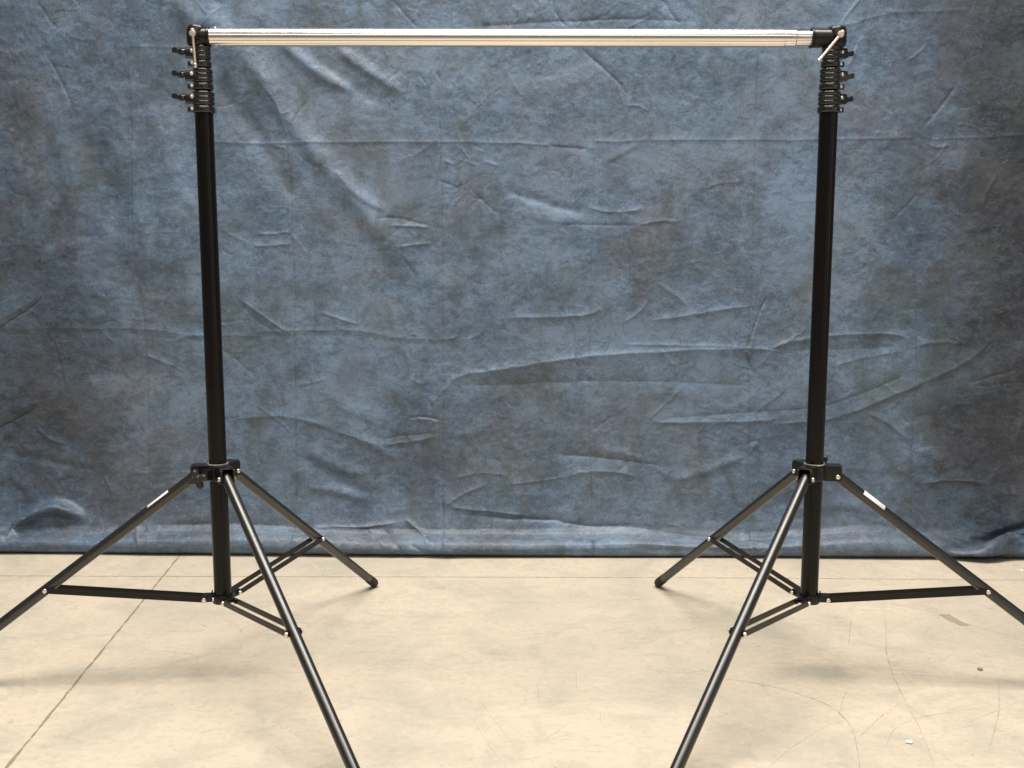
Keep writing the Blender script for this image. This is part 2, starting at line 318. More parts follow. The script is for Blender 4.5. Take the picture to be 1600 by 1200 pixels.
# bottom band ridge
C([(700, 800), (760, 808), (800, 811), (868, 814), (890, 823), (1000, 829), (1100, 838), (1200, 836)], -6, 14, 12, ends=(1, 0)); C([(925, 840), (926, 872)], -5, 5, 5, ends=(1, 0)); C([(1165, 846), (1176, 858), (1168, 870)], 6, 7, 6); C([(250, 826), (330, 828), (420, 830), (520, 836)], -5, 13, 12)
C([(1150, 835), (1200, 850), (1170, 868)], 4, 7, 7)
# right side
C([(1196, 550), (1222, 537), (1295, 524), (1340, 521), (1395, 521), (1428, 531)], 5.0, 13, 7, taper=.15); C([(1205, 556), (1260, 545), (1330, 545), (1420, 540)], -2.4, 14, 12); C([(1205, 545), (1240, 528), (1262, 512)], 2.6, 9, 6)
C([(1428, 538), (1468, 533), (1506, 538)], 2.6, 8, 6); C([(1476, 522), (1492, 530), (1508, 540)], 3, 7, 5); C([(1412, 500), (1422, 512), (1430, 522)], -2, 5, 4)
C([(1532, 544), (1500, 568), (1430, 601), (1340, 640), (1290, 656), (1200, 663)], 4.6, 22, 7, taper=.1, ends=(0, 1)); C([(1428, 578), (1370, 604), (1290, 636), (1200, 644)], -2.8, 9, 16, taper=.15)
C([(1295, 572), (1350, 558), (1412, 546)], 2.4, 9, 8); C([(1378, 598), (1392, 612), (1404, 616)], 2.4, 9, 5); C([(1380, 555), (1379, 598)], 1.8, 4, 4); C([(1505, 599), (1545, 588), (1594, 574)], -2.6, 7, 6); C([(1510, 604), (1560, 600), (1610, 595)], -1.8, 6, 5, ends=(1, 0))
C([(1553, 492), (1575, 482)], 1.8, 4, 4); C([(1350, 642), (1380, 655), (1422, 690)], 3.2, 7, 4); C([(1394, 632), (1405, 650), (1422, 664)], -2, 6, 4); C([(1422, 692), (1424, 720), (1424, 760)], -2, 5, 4)
C([(1425, 700), (1445, 706), (1475, 722)], 4, 15, 12, True); C([(1432, 758), (1450, 753), (1480, 748), (1520, 749), (1545, 754)], 4.6, 13, 6, taper=.2); C([(1424, 738), (1432, 757)], 2.2, 5, 4); C([(1556, 760), (1575, 766), (1592, 766)], 2.2, 7, 6)
C([(1395, 768), (1415, 788), (1442, 812)], -2, 5, 4); C([(1400, 730), (1420, 740)], 2, 5, 4); C([(1230, 800), (1300, 790), (1360, 805)], 4, 22, 16, True); C([(1600, 640), (1580, 690), (1590, 740)], 3, 12, 9)
C([(1432, 873), (1490, 862), (1545, 846), (1605, 822), (1650, 800)], 30, 10, 24, True, ends=(1, 0), taper=.4); C([(1450, 862), (1480, 852), (1540, 836), (1605, 812), (1650, 790)], -20, 13, 9, True, ends=(1, 0)); C([(1490, 866), (1550, 853), (1610, 830)], 6, 9, 14, True, ends=(1, 0))
C([(1440, 740), (1500, 790), (1560, 800)], 4, 30, 24, True)
for _ in range(170):                                  # small handling wrinkles everywhere
    x, y = rng.uniform(-60, 1660), rng.uniform(-20, 850); a = rng.normal(0, .45) if rng.random() < .65 else rng.uniform(0, PI); l = rng.exponential(22)+9; k = rng.normal(0, .5)
    p1 = (x+l*math.cos(a), y+l*math.sin(a)); A_ = rng.choice((-1, 1))*rng.uniform(.45, 1.5)
    C([(x, y), p1, (p1[0]+l*math.cos(a+k), p1[1]+l*math.sin(a+k))], A_, rng.uniform(3.5, 10), rng.uniform(3, 6), taper=.4, wear=A_*.014)
# general unevenness of cloth
H += samp(grf(1.6, .3, 1.6, 1, .8, 1), X, ZP)*.0038
H += samp(grf(1.7, 1.5, 7, .75, 1.15, 2), X, ZP)*.0011*(1+.25*samp(grf(2, .3, 2, 1, 1, 3), X, ZP))
rid = 1-np.abs(samp(grf(1.5, 2, 30, .8, 1.2, 4), X, ZP)); H += np.clip(rid, 0, 1)**5*.0007*np.clip(samp(grf(2, .4, 3, 1, 1, 5), X, ZP)+.2, 0, 1.5)
rid = 1-np.abs(samp(grf(1.3, 5, 60, .7, 1.3, 6), X, ZP)); H += np.clip(rid, 0, 1)**6*.00040*np.clip(samp(grf(2, .4, 4, 1, 1, 7), X, ZP)+.35, 0, 1.5)
H += samp(grf(1.1, 10, 90, .8, 1.2, 8), X, ZP)*.00022
edge = np.clip((ZW-.0045)/.02, 0, 1)*np.clip((SS-arc[3])/.02, 0, 1); H *= edge
bulge = 1+.10*np.sin(X*2.1+.6)+.08*samp(grf(1.8, .5, 5, 1, 1, 9), X, X*0)
zlift = 1+.13*samp(grf(1.7, .5, 5, 1, 1, 10), X, X*0)
contact = np.interp(X, [-1.6, -.2, 1.6], [2.966, 2.932, 2.909])+samp(grf(2, .4, 6, 1, 1, 12), X, X*0)*.0022
dF = np.gradient(FW, ss, axis=0); dZ = np.gradient(ZW, ss, axis=0); ln = np.hypot(dF, dZ)+1e-9
ny, nz = -dZ/ln, dF/ln                       # outward normal of the profile (towards viewer / up)
nz = -nz; wfr = np.clip(1-(ZW-.05)/.2, 0, 1)
Yc = contact+.0755-FW*(1+(bulge-1)*np.clip((ZW-.03)/.03, 0, 1)) + ny*H
Zc = ZW*(1+(zlift-1)*np.clip((ZW-.01)/.03, 0, 1)*wfr) + np.where(nz > 0, nz, nz*.2)*H
Yc[ZW < .0045] = (contact+.0755-FW)[ZW < .0045]
Zc = np.maximum(Zc, .0015)
# paint patches: tone (light / dark) and brownness
def blobs(lst):
    f = np.zeros_like(X)
    for px, py, rx, rz, a in lst:
        x, z = on_cloth(px, py); d = ((X-x)/(rx/520))**2+((ZP-z)/(rz/520))**2; f += a*np.exp(-d)
    return f
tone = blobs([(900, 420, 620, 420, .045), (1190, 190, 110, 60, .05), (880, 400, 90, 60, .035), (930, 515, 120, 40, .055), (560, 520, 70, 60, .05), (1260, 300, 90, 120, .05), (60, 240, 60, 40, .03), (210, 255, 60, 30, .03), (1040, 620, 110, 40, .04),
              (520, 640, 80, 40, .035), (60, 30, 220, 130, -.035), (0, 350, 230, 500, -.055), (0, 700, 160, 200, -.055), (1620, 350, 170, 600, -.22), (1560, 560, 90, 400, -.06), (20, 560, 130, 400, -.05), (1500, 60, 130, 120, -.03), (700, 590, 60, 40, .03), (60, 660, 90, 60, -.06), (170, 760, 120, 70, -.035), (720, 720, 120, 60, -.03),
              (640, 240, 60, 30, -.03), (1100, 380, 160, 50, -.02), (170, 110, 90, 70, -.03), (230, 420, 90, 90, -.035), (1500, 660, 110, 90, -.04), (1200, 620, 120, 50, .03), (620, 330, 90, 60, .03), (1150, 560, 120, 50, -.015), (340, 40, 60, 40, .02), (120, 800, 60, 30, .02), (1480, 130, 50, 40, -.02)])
tone += SHADE_WEAR; tone += samp(grf(1.6, .8, 12, .8, 1.2, 21), X, ZP)*.018  # adds the painted fold shading to the patch tones
brown = blobs([(1610, 400, 120, 600, .16), (120, 350, 160, 300, .05), (1595, 700, 30, 60, .12), (30, 650, 90, 70, .12), (190, 740, 130, 80, .10), (720, 700, 110, 70, .09), (640, 245, 60, 30, .09), (1080, 300, 120, 60, .07), (1080, 400, 150, 50, .07), (170, 110, 100, 60, .05), (590, 490, 40, 50, .1),
               (900, 640, 120, 60, .05), (900, 420, 500, 300, -.03), (930, 515, 110, 40, -.09), (560, 530, 60, 60, -.09), (1190, 190, 100, 60, -.06), (1250, 640, 100, 60, -.07), (700, 590, 300, 70, -.03), (1000, 560, 200, 30, -.05), (1450, 770, 120, 70, -.08), (640, 840, 900, 32, .12)])
me = bpy.data.meshes.new('painted_backdrop'); nz_, nx_ = X.shape
me.vertices.add(nz_*nx_); me.vertices.foreach_set('co', np.stack([X, Yc, Zc], -1).astype(np.float32).ravel())
idx = np.arange(nz_*nx_).reshape(nz_, nx_); q = np.stack([idx[:-1, :-1], idx[:-1, 1:], idx[1:, 1:], idx[1:, :-1]], -1).reshape(-1, 4)
me.loops.add(q.size); me.loops.foreach_set('vertex_index', q.ravel().astype(np.int32)); me.polygons.add(len(q))
me.polygons.foreach_set('loop_start', (np.arange(len(q))*4).astype(np.int32)); me.update(calc_edges=True)
me.polygons.foreach_set('use_smooth', np.ones(len(q), bool))
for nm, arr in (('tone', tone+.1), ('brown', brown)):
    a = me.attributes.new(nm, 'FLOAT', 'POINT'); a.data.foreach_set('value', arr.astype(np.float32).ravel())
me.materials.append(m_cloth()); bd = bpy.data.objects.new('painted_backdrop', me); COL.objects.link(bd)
tag(bd, 'creased blue-grey hand-painted canvas backdrop hanging behind the stands, hem resting on the floor', 'backdrop')

# ------------------------------------------------------------------ floor
def m_floor():
    m, nt, p = newmat('worn_concrete'); c = coords(nt); L = nt.links
    big = noise(nt, c, 1.6, 7, .6, .5); mid = noise(nt, c, 7, 8, .66, .6); fine = noise(nt, c, 60, 8, .72); grit = noise(nt, c, 230, 5, .7)
    col = ramp(nt, big, [(.33, (.425, .385, .318)), (.5, (.530, .462, .374)), (.68, (.585, .503, .400))])
    col = mix(nt, ramp(nt, mid, [(.45, 0.), (.68, .70)]), col, (.375, .350, .295))
    col = mix(nt, ramp(nt, fine, [(.52, 0.), (.68, .45)]), col, (.34, .31, .25))
    col = mix(nt, ramp(nt, fine, [(.33, .32), (.45, 0.)]), col, (.66, .58, .475))
    st = noise(nt, c, 16, 9, .78, 1.6, (.5, 1.4, 1)); col = mix(nt, ramp(nt, st, [(.55, 0.), (.70, .55)]), col, (.33, .30, .24))
    col = mix(nt, ramp(nt, grit, [(.58, 0.), (.74, .34)]), col, (.24, .21, .165))
    hz = noise(nt, c, 34, 8, .75, .9, (.35, 1.3, 1)); col = mix(nt, ramp(nt, hz, [(.55, 0.), (.70, .32)]), col, (.32, .295, .24))
    v = nt.nodes.new('ShaderNodeTexVoronoi'); v.inputs['Scale'].default_value = 17; L.new(c, v.inputs['Vector'])
    col = mix(nt, ramp(nt, v.outputs['Distance'], [(.022, .75), (.034, 0.)]), col, (.10, .085, .065))
    # hairline scratches: thin iso-lines of warped noise
    for sc_, st_, sd in ((2.3, (1, 1.6, 1), 3.), (3.7, (1.7, 1, 1), 9.), (5.1, (.8, 1.5, 1), 17.)):
        mp = nt.nodes.new('ShaderNodeMapping'); mp.inputs['Location'].default_value = (sd, sd*.7, 0); L.new(c, mp.inputs['Vector'])
        nn = noise(nt, mp.outputs[0], sc_, 3, .45, .2, st_); d = mth(nt, 'ABSOLUTE', mth(nt, 'SUBTRACT', nn, .5))
        msk = mth(nt, 'MULTIPLY', ramp(nt, d, [(.0, 1.), (.0035, 0.)]), ramp(nt, noise(nt, mp.outputs[0], 9, 6, .7), [(.52, 0.), (.66, .40)]))
        col = mix(nt, msk, col, (.22, .19, .14))
    L.new(col, p.inputs['Base Color']); L.new(mth(nt, 'ADD', mth(nt, 'MULTIPLY', mid, .3), .45), p.inputs['Roughness']); p.inputs['Specular IOR Level'].default_value = .3
    n1 = bump(nt, fine, .35, .0015); n2 = bump(nt, grit, .3, .0006, n1); L.new(n2, p.inputs['Normal'])
    return m
def m_mark(name, col, lo, hi, op, scale=70, st=(1, 1, 1)):
    m, nt, p = newmat(name); c = coords(nt); p.inputs['Base Color'].default_value = (*col, 1); p.inputs['Roughness'].default_value = .85
    p.inputs['Specular IOR Level'].default_value = .1
    nt.links.new(ramp(nt, noise(nt, c, scale, 7, .7, .6, st), [(lo, op), (hi, op*.12)]), p.inputs['Alpha']); return m
bm = bmesh.new()
for x0, x1, y0, y1 in ((-9, 9, -9, 12),):
    vs = [bm.verts.new((x, y, 0)) for x, y in ((x0, y0), (x1, y0), (x1, y1), (x0, y1))]; bm.faces.new(vs)
fmats = [m_floor(), m_mark('joint_grime', (.30, .265, .185), .46, .66, .78, 45), m_mark('scratch', (.28, .25, .19), .42, .60, .34, 60), m_mark('pale_scuff', (.74, .66, .54), .5, .65, .7, 60), m_mark('patch', (.36, .31, .22), .45, .75, .55, 90),
         m_mark('joint_core', (.19, .165, .11), .40, .54, .30, 75)]
def ribbon(px, w, mi, z, world=False, wob=.0006, n=40):
    P = np.array([p if world else on_floor(*p) for p in px], float); t = np.linspace(0, 1, len(P)); tt = np.linspace(0, 1, n)
    Q = np.stack([np.interp(tt, t, P[:, 0]), np.interp(tt, t, P[:, 1])], 1)
    if len(P) > 2:
        for _ in range(n//len(P)*2): Q[1:-1] = (Q[:-2]+Q[1:-1]*2+Q[2:])/4
    d = np.gradient(Q, axis=0); d /= np.linalg.norm(d, axis=1)[:, None]+1e-9; nn = np.stack([-d[:, 1], d[:, 0]], 1)
    Q += nn*(rng.standard_normal(n)*wob)[:, None]; ww = w/2*(1+.3*rng.standard_normal(n)).clip(.4, 1.8)
    if mi in (2, 3): ww *= np.sin(np.linspace(.15, PI-.15, n))**.5
    A = [bm.verts.new((*(q+k*a), z)) for q, k, a in zip(Q, nn, ww)]; B = [bm.verts.new((*(q-k*a), z)) for q, k, a in zip(Q, nn, ww)]
    for i in range(n-1):
        f = bm.faces.new((A[i], B[i], B[i+1], A[i+1])); f.material_index = mi
j0, j1 = np.array(on_floor(277, 873)), np.array(on_floor(10, 1200)); dj = (j1-j0)/np.linalg.norm(j1-j0)
ribbon([j0-dj*3, j1+dj*3], .0055, 1, .0006, True, n=420, wob=.0005); ribbon([j0-dj*3, j1+dj*3], .0012, 5, .0009, True, n=420, wob=.0006)
ribbon([(-300, 899), (300, 901), (800, 902), (1200, 903.5), (1500, 906), (2000, 909)], .0034, 1, .0006, n=400, wob=.0004); ribbon([(-300, 899), (300, 901), (800, 902), (1200, 903.5), (1500, 906), (2000, 909)], .0016, 5, .0009, n=400)
SC = [([(1075, 1050), (1110, 1058), (1200, 1070), (1240, 1082), (1290, 1098), (1320, 1120), (1338, 1150), (1345, 1210)], .0034), ([(1380, 940), (1385, 980), (1383, 1020), (1400, 1070), (1440, 1140), (1465, 1215)], .0018),
      ([(1380, 941), (1440, 952), (1480, 965), (1560, 990), (1620, 1008)], .0026), ([(1330, 968), (1326, 1008)], .0022), ([(1190, 1073), (1260, 1061)], .0016), ([(1200, 1073), (1100, 1048), (1085, 1042)], .0016), ([(1385, 1165), (1395, 1140), (1430, 1120), (1500, 1112), (1600, 1095)], .0015),
      ([(1340, 1155), (1370, 1125), (1405, 1100)], .0018), ([(1440, 1150), (1540, 1130)], .0014), ([(1510, 1130), (1590, 1098)], .0015), ([(1560, 1065), (1562, 1110), (1545, 1175)], .002), ([(1440, 935), (1500, 985), (1540, 1020), (1560, 1060)], .0012),
      ([(845, 1162), (868, 1145), (893, 1126)], .0016), ([(858, 1155), (925, 1157)], .0013), ([(670, 1034), (720, 1022), (760, 1008), (800, 1002), (870, 992)], .0020), ([(670, 1038), (700, 1046), (720, 1047)], .0022), ([(560, 1048), (600, 1044), (680, 1046)], .0014),
      ([(790, 994), (860, 990), (960, 985)], .0013), ([(940, 988), (968, 982)], .0025), ([(1380, 1054), (1490, 1058)], .0022), ([(1310, 1120), (1318, 1090), (1328, 1075)], .0014), ([(840, 1066), (842, 1105)], .0012), ([(820, 1100), (826, 1070)], .0012), ([(800, 1100), (870, 1097), (960, 1092), (1080, 1094)], .0010),
      ([(900, 1050), (901, 1078)], .0011), ([(938, 1115), (939, 1130)], .0014), ([(1081, 1103), (1092, 1103)], .0025), ([(180, 885), (188, 882)], .0030), ([(310, 975), (325, 980)], .0030), ([(300, 1030), (330, 1022), (365, 1020)], .0016), ([(240, 1060), (262, 1050)], .0014), ([(400, 1010), (460, 980)], .0012),
      ([(545, 1060), (560, 1045)], .0015), ([(1000, 1044), (1060, 1052), (1110, 1047)], .0018), ([(988, 938), (1003, 936)], .003), ([(1108, 931), (1113, 931)], .005), ([(1190, 1210), (1240, 1165), (1300, 1130)], .0016), ([(700, 945), (760, 940), (850, 943)], .0012), ([(640, 915), (690, 922), (730, 900)], .0016),
      ([(0, 1015), (14, 1015)], .003), ([(430, 1165), (445, 1180)], .0013), ([(1250, 1000), (1340, 1040), (1480, 1055)], .0012), ([(730, 1110), (760, 1160), (790, 1200)], .0010), ([(745, 1090), (810, 1175)], .0008), ([(1240, 990), (1270, 1012)], .0014)]
for px, w in SC: ribbon(px, w, 2, .0007, n=36 if len(px) > 2 else 14, wob=.0004)
for _ in range(190):                                  # short wear marks all over the slab
    x, y = rng.uniform(-2, 2), rng.uniform(.9, 2.9); a = rng.normal(0, .5)+(PI/2 if rng.random() < .3 else 0); l = rng.exponential(.035)+.008; k = rng.normal(0, .25)
    ribbon([(x, y), (x+l*.5*math.cos(a), y+l*.5*math.sin(a)), (x+l*.5*(math.cos(a)+math.cos(a+k)), y+l*.5*(math.sin(a)+math.sin(a+k)))], rng.uniform(.0006, .0018), 2, .0008+rng.random()*.0003, True, n=8, wob=.0003)
for px in ([(1414, 943), (1424, 946), (1433, 950)], [(460, 893), (470, 891)], [(500, 888), (522, 890)], [(730, 886), (745, 884)], [(490, 883), (497, 890)]): ribbon(px, .006, 3, .0008, n=10, wob=.0006)
vs = [bm.verts.new((*on_floor(*p), .0005)) for p in ((1466, 960), (1482, 959), (1500, 970), (1517, 978), (1500, 978), (1482, 970))]; bm.faces.new(vs).material_index = 4
vs = [] and [bm.verts.new((*on_floor(*p), .0005)) for p in ((826, 903), (838, 903), (842, 908), (832, 913), (824, 909))]
fl = link('floor', bm, fmats); fl['kind'] = 'structure'; fl['label'] = 'worn beige concrete slab with saw-cut joints and scratches'

# loose crumbs lying on the slab
def chip(name, px, size, col, label, cat, tri=False, seed=1, zk=.45):
    r = np.random.default_rng(seed); b = bmesh.new(); bmesh.ops.create_icosphere(b, subdivisions=2, radius=1)
    for v in b.verts:
        n = 1+.22*math.sin(v.co.x*3+seed)+.15*math.sin(v.co.y*5+seed*2)+r.normal(0, .06)
        c = v.co*n
        if tri: c.x *= 1-.55*max(0, c.y); c.y *= 1.1
        v.co = Vector((c.x*size, c.y*size, max(-.25, min(c.z, .55+.3*c.x))*size*zk))
    zmin = min(v.co.z for v in b.verts)
    for v in b.verts: v.co.z -= zmin-.0012
    m = metal_like(name+'_material', col, .7, 0, .3, 300, .2); o = link(name, b, m, ang=60); x, y = on_floor(*px); o.location = (x, y, 0); o.rotation_euler = (0, 0, seed*.7)
    return tag(o, label, cat)
chip('paper_crumb', (1420.5, 1161), .0058, (.85, .86, .86), 'small white crumb lying on bare concrete in front of the right stand', 'crumb', seed=2, zk=.7)
chip('wood_chip', (1532, 1047), .0054, (.36, .27, .19), 'small brown wood chip on the concrete below the right stand outer leg', 'wood chip', True, 5, 1.0)
chip('plaster_crumb', (1596, 893), .0045, (.85, .84, .80), 'tiny whitish crumb on the floor close to the backdrop hem at the far right', 'crumb', seed=3, zk=.9)

# ------------------------------------------------------------------ light stand
AZ_A = PI+.1182                       # outward bearing of the leg that carries the sticker
RT, ZT, RF, SP, RB, ZB = .0427, .45, .6243, .55, .038, .1759
PR = .0184; ZP0, TOP = .1675, 1.199
stand = bpy.data.objects.new('backdrop_stand', None); COL.objects.link(stand); stand.location = (-.6265, 2.0973, 0)
b = bmesh.new(); lathe(b, [(PR*.82, ZP0+.03), (PR*.82, ZP0), (PR, ZP0), (PR, TOP), (PR*.8, TOP)], 48); link('column', b, M_tube, stand)
def polar(r, az, z): return Vector((r*math.cos(az), r*math.sin(az), z))
def arm_frame(az): return Matrix.Rotation(az, 4, 'Z')
# leg hub with three channel arms
b = bmesh.new(); lathe(b, [(PR+.0004, .438), (.0245, .438), (.0262, .440), (.0262, .466), (.0248, .4685), (PR+.0006, .4685)], 40)
for k in range(3):
    M = arm_frame(AZ_A+k*2*PI/3)
    for s in (-1, 1):                                # cheeks
        y0, y1 = sorted((s*.0118, s*.0152)); box(b, .018, .0545, y0, y1, .4375, .4665, M, .0008)
    prism(b, [(.014, -.0150), (.0525, -.0150), (.0548, -.012), (.0548, .012), (.0525, .0150), (.014, .0150)], .4668, .4702, M, .0008)
    box(b, .020, .026, -.0117, .0117, .4377, .4667, M, .0008)
hub = link('leg_hub', b, M_cast, stand)
b = bmesh.new(); lathe(b, [(PR+.0006, .4704), (PR+.0035, .4704), (PR+.0038, .4720), (PR+.0006, .4728)], 40); link('retaining_ring', b, M_chrome, hub)
for k in range(3):
    az = AZ_A+k*2*PI/3; M = arm_frame(az)
    for s in (-1, 1): b = bmesh.new(); rivet(b, M @ Vector((RT+.004, s*.0152, .447)), M.to_3x3() @ Vector((0, s, 0)), .0048, .0030); link('hinge_rivet', b, M_chrome, hub)
# star knob clamping the hub (own bearing)
def star_knob(x, y, z, az):
    b = bmesh.new(); K = Matrix.Translation((x, y, z)) @ Matrix.Rotation(az, 4, 'Z') @ Matrix.Rotation(PI/2, 4, 'Y') @ Matrix.Rotation(.35, 4, 'Z')
    lathe(b, [(.0060, -.030), (.0060, -.012), (.0100, -.009), (.0105, -.005)], 20, K)
    pts = []
    for i in range(64):
        t = 2*PI*i/64; c = math.cos(4*t); r = .0158+.0054*(abs(c)**.75*(1 if c > 0 else -1)); pts.append((r*math.cos(t), r*math.sin(t)))
    prism(b, pts, -.0065, .0055, K, .0022); lathe(b, [(.0085, .0055), (.0075, .0078), (.0, .0078)], 20, K)
    return b
knob = link('star_knob', star_knob(-.0290, -.0500, .4480, math.radians(263)), M_knob, stand)
b = bmesh.new(); MM = arm_frame(math.radians(233)); box(b, .020, .034, -.010, .010, .441, .464, MM, .0015); link('clamp_block', b, M_cast, hub)
# legs and braces
for k in range(3):
    az = AZ_A+k*2*PI/3; top = polar(RT, az, ZT); foot = polar(RF, az, .0125); d = (foot-top).normalized(); LL = (foot-top).length; M = arm_frame(az); side = M.to_3x3() @ Vector((0, 1, 0))
    b = bmesh.new(); Fm = frame(top-d*.004, foot); T = LL+.004
    lathe(b, [(0, .0), (.0095, .0), (.0111, .0015), (.0111, T-.03), (.0111, T-.012)], 36, Fm)
    leg = link('leg', b, M_leg, stand)
    b = bmesh.new(); lathe(b, [(.0111, T-.034), (.0121, T-.033), (.0123, T-.006), (.0118, T+.001), (.0095, T+.007), (.0055, T+.0105), (0, T+.0115)], 36, Fm); link('foot_cap', b, M_rub, leg)
    piv = top+(foot-top)*SP; bot = polar(RB, az, ZB)
    if k == 0:                                       # white sticker wrapped over the leg top
        b = bmesh.new(); c0 = math.radians(90-56); lathe(b, [(.01125, .070), (.0114, .0702), (.0114, .1248), (.01125, .125)], 14, frame(top, foot), math.radians(42), math.radians(160)); link('sticker', b, M_label, leg)
    for s in (-1, 1):
        b = bmesh.new(); bf = frame(bot+side*s*.0134, piv+side*s*.0134); L = (piv-bot).length; hw = .0058
        pts = [(hw*math.cos(a), hw*math.sin(a)) for a in np.linspace(-PI/2, -3*PI/2, 9)]
        pts = [(L+hw*math.cos(a), hw*math.sin(a)) for a in np.linspace(-PI/2, PI/2, 9)]+[(hw*math.cos(a), hw*math.sin(a)) for a in np.linspace(PI/2, 3*PI/2, 9)]
        Q = bf @ Matrix(((0, 0, 1, 0), (0, 1, 0, 0), (1, 0, 0, 0), (0, 0, 0, 1)))   # outline x along bar, y up, extrude sideways
        prism(b, pts, -.0011, .0011, Q, .0003); br = link('brace_strip', b, M_brace, stand)
        for pp in (piv, bot): b = bmesh.new(); rivet(b, pp+side*s*.0145, side*s, .0047, .0034); link('strip_rivet', b, M_chrome, br)
# lower spider that the braces hinge on
b = bmesh.new(); lathe(b, [(PR+.0003, .166), (.0222, .166), (.0226, .168), (.0226, .1835), (.0218, .1850), (PR+.0003, .1850)], 40)
for k in range(3):
    M = arm_frame(AZ_A+k*2*PI/3)
    for s in (-1, 1):
        y0, y1 = sorted((s*.0098, s*.0121)); box(b, .0165, .0435, y0, y1, .1700, .1815, M, .0006)
    box(b, .020, .0425, -.0120, .0120, .1817, .1834, M, .0005); box(b, .0215, .0238, -.0035, .0035, .1834, .1915, M, .0005)
sp = link('brace_spider', b, M_cast, stand)
b = bmesh.new(); lathe(b, [(0, ZP0-.004), (.0150, ZP0-.004), (PR, ZP0-.001), (PR, ZP0-.0001), (0, ZP0-.0001)], 40); link('end_plug', b, M_rub, stand)
bm_s = bmesh.new(); Ms = arm_frame(AZ_A+.55); rivet(bm_s, Ms @ Vector((.0226, 0, .1755)), Ms.to_3x3() @ Vector((1, 0, 0)), .0046, .0022); link('set_screw', bm_s, M_chrome, sp)
# three telescoping locking collars
AZK = math.radians(197)
def ridged(z0, z1, r, n):
    pr = [(r-.006, z0)]; h = (z1-z0)/n
    for i in range(n):
        a, b_ = z0+i*h+.0003, z0+(i+1)*h-.0003; q = min(.0022, h*.3)
        pr += [(r-.0022, a), (r-.0008, a+.0005), (r, a+.0018), (r, b_-q), (r-.0004, b_-q*.6), (r-.0012, b_-q*.22), (r-.0024, b_)]
    return pr+[(r-.006, z1)]
def wing(bk, M, z, x0):
    T0 = M @ Matrix.Translation((x0, 0, z))
    K = T0 @ Matrix.Rotation(PI/2, 4, 'Y'); lathe(bk, [(.0045, -.002), (.0055, 0), (.0055, .006), (.0045, .007), (0, .007)], 16, K)
    out = [(.002, -.0056), (.006, -.0072), (.0100, -.0066), (.0135, -.0046), (.0170, -.0034), (.0215, -.0036), (.0245, -.0026), (.0254, .0016), (.0245, .0056), (.0215, .0074), (.0170, .0064), (.0135, .0036), (.0100, .0034), (.006, .0060), (.002, .0056)]
    # paddle stands in the vertical plane through the axis
    P = T0 @ Matrix(((1, 0, 0, 0), (0, 0, -1, 0), (0, 1, 0, 0), (0, 0, 0, 1)))
    prism(bk, out, -.0040, .0040, P, .0012)
secs = [(1.1975, .0222), (1.2425, .0204), (1.2870, .0184)]
for i, (z, r) in enumerate(secs):
    b = bmesh.new(); M = arm_frame(AZK+(.04, -.02, .02)[i])
    lathe(b, ridged(z, z+.0135, r+.0006, 1), 44); lathe(b, ridged(z+.0155, z+.0425, r, 3), 44)
    if i == 2: lathe(b, [(r-.006, z+.0424), (.0125, z+.0424), (.0125, z+.0434), (.0, z+.0434)], 40)
    lathe(b, [(r-.0035, z+.0134), (r-.0035, z+.0156)], 40)
    for s in (-1, 1):
        y0, y1 = sorted((s*.0016, s*.0120)); box(b, r-.006, r+.0135, y0, y1, z+.0185, z+.0385, M, .0014)
        y0, y1 = sorted((s*.0014, s*.0085)); box(b, r-.006, r+.0095, y0, y1, z+.0020, z+.0125, M, .0012)
    col = link('locking_collar', b, M_plast, stand)
    b = bmesh.new(); wing(b, M, z+.030, r+.0135); link('wing_knob', b, M_plast, col)
    for s in (-1, 1):
        for q, rr in ((Vector((r+.0005, s*.0120, z+.0305)), .0036), (Vector((r+.001, s*.0085, z+.0075)), .0034)):
            b = bmesh.new(); rivet(b, M @ q, M.to_3x3() @ Vector((0, s, 0)), rr, .0017); link('collar_rivet', b, M_chrome, col)
b = bmesh.new(); lathe(b, [(0, 1.3300), (.0118, 1.3300), (.0128, 1.3306), (.0128, 1.3322), (.0118, 1.3328), (0, 1.3328)], 32); link('spigot_washer', b, M_gold, stand)
tag(stand, 'black tripod stand on the left, star knob facing the camera, wing knobs pointing left', 'light stand', 'tripod stands holding up the crossbar')
def copy_tree(o, parent=None):
    c = o.copy(); COL.objects.link(c)
    if parent is not None: c.parent = parent
    for ch in o.children: copy_tree(ch, c)
    return c
r2 = copy_tree(stand); r2.location = (.6435, 2.0953, 0); r2.rotation_euler = (0, 0, (-.1301)-AZ_A+2*PI)
r2['label'] = 'black tripod stand on the right, wing knobs pointing right and star knob behind its hub'
for ch in r2.children:
    if ch.name.startswith('star_knob'): ch.rotation_euler = (0, 0, math.radians(11)); ch.location.z = .011
    if ch.name.startswith('locking_collar'): ch.rotation_euler = (0, 0, math.radians(20))

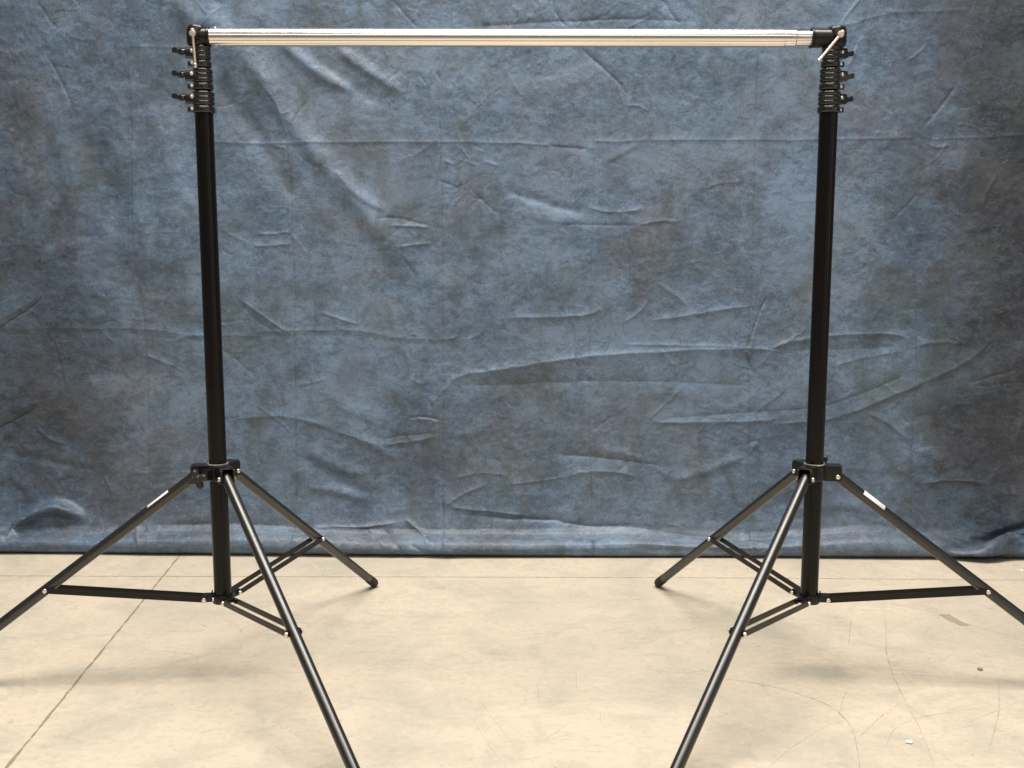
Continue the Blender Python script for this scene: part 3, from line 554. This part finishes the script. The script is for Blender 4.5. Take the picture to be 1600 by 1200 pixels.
# ------------------------------------------------------------------ crossbar
ZL, ZR = 1.3468, 1.3448; YB = 2.096; xl, xr = -.6265, .6435
bar = bpy.data.objects.new('crossbar', None); COL.objects.link(bar); bar.location = (xl, YB, ZL)
bar.rotation_euler = (0, math.atan((ZL-ZR)/(xr-xl)), 0)
def bx_(x): return x-xl
b = bmesh.new(); R = .0177
def htube(b, x0, x1, r, bev=.0008): tube(b, (bx_(x0), 0, 0), (bx_(x1), 0, 0), r, 64, bev)
def gtube(b, x0, x1, r, bev=.0008):                  # telescoping section with the long pressed groove facing the viewer
    n = 180; rings = []
    for x, ins in ((x0, bev), (x0+bev, 0), (x1-bev, 0), (x1, bev)):
        ring = []
        for i in range(n):
            a = 2*PI*i/n; rr = r-ins
            for g in (-28,): d = (math.degrees(a)-g+180) % 360-180; rr -= .0007*math.exp(-(d/4.2)**4)
            ring.append(b.verts.new((bx_(x), -rr*math.cos(a), rr*math.sin(a))))
        rings.append(ring)
    for A, B in zip(rings, rings[1:]):
        for i in range(n): b.faces.new((A[i], A[(i+1) % n], B[(i+1) % n], B[i]))
    b.faces.new(list(reversed(rings[0]))); b.faces.new(rings[-1])
gtube(b, -.612, .5475, R, .0012)
lt = link('outer_tube', b, M_alu, bar)
b = bmesh.new(); gtube(b, .5478, .5700, R-.0009, .0012); link('sleeve_ring', b, M_alu, bar)
b = bmesh.new(); gtube(b, .5705, .6040, R-.0026, .0006); link('inner_tube', b, M_alu, bar)
for s in (-1, 1): b = bmesh.new(); rivet(b, (bx_(-.5965), -.002, s*(R-.0003)), (0, 0, s), .0035, .0016); link('tube_rivet', b, M_chrome, lt)
def fitting(xc, sgn, lever_deg, steps):
    b = bmesh.new(); c = bx_(xc)
    r = .0200; T = Matrix.Translation((c, 0, 0))
    lathe(b, [(0, -.0180), (.013, -.0180), (.0165, -.0172), (.0188, -.0140), (r, -.009), (r, .010), (.0190, .0160), (.0172, .0200), (.0148, .0222), (.0128, .0226), (.0118, .0212), (.0112, .0180), (0, .0180)], 48, T)
    for x0, x1, rr in steps: htube(b, x0, x1, rr, .0012)
    lathe(b, [(.0105, 0), (.0105, .0205), (.0092, .0222), (.0065, .0222), (.0065, .019)], 28, frame((c, 0, .002), (c, -1, .002)))
    o = link('end_fitting', b, M_cast, bar)
    b = bmesh.new(); y = -.0225; lathe(b, [(.0050, -.006), (.0050, 0.), (.0066, .001), (.0068, .006), (.0056, .0080), (.0, .0084)], 24, frame((c, y, .002), (c, -1, .002)))
    a = math.radians(lever_deg); dr = Vector((math.sin(a), 0, -math.cos(a))); p0 = Vector((c, y-.0038, .002))-dr*.0085; p1 = p0+dr*.0735
    tube(b, p0, p1, .0027, 20, .001); tube(b, p1-dr*.007, p1+dr*.0015, .0036, 20, .0012); tube(b, p0-dr*.001, p0+dr*.004, .0037, 20, .0012)
    link('clamp_lever', b, M_lever, o)
fitting(-.6345, -1, 2.5, [(-.6300, -.6120, .0186), (-.6122, -.6060, .0193)])
fitting(.6530, 1, -39, [(.6250, .6500, .0176), (.6125, .6400, .0182), (.6045, .6200, .0186), (.6005, .6048, .0200)])
tag(bar, 'shiny aluminium telescoping crossbar spanning the tops of the two black stands', 'crossbar')

# ------------------------------------------------------------------ light
w = bpy.data.worlds.new('World'); S.world = w; w.use_nodes = True
bg = w.node_tree.nodes['Background']; bg.inputs[0].default_value = (1, .96, .90, 1); bg.inputs[1].default_value = .16
def area(name, loc, sx, sy, power, col=(1, .93, .82), target=None):
    l = bpy.data.lights.new(name, 'AREA'); l.shape = 'RECTANGLE'; l.size = sx; l.size_y = sy; l.energy = power; l.color = col
    o = bpy.data.objects.new(name, l); COL.objects.link(o); o.location = loc
    if target: o.rotation_euler = (Vector(target)-Vector(loc)).to_track_quat('-Z', 'Y').to_euler()
    return o
area('ceiling_lamp', (-1.1, 1.8, 5.0), 1.9, 1.4, 172)
area('ceiling_lamp', (1.1, 1.8, 5.0), 1.9, 1.4, 178)
area('ceiling_lamp', (.2, -.9, 4.8), 2.4, .6, 48)
area('ceiling_lamp', (0, 1.2, 5.4), 4.4, 2.6, 128, (1, .97, .92))
area('crossbar_reflection_fill', (0, -3.6, 4.0), 6, .9, 40, (1, .96, .92), (0, 2, 1.2))  # unseen lamp, added to fill the dull band reflected in the crossbar
area('column_highlight_strip', (6.6, -2.2, 1.7), .5, 3.0, 22, (1, .95, .9), (.64, 2.1, .9))  # unseen strip, added to draw a highlight down the right column
area('column_highlight_strip', (3.3, -3.6, 1.7), .45, 3.0, 9, (1, .95, .9), (-.63, 2.1, .9))  # second added strip, for the left column's highlight
S.view_settings.view_transform = 'Standard'; S.view_settings.look = 'None'; S.view_settings.exposure = 0.0; S.view_settings.gamma = 1
S.view_settings.use_curve_mapping = False
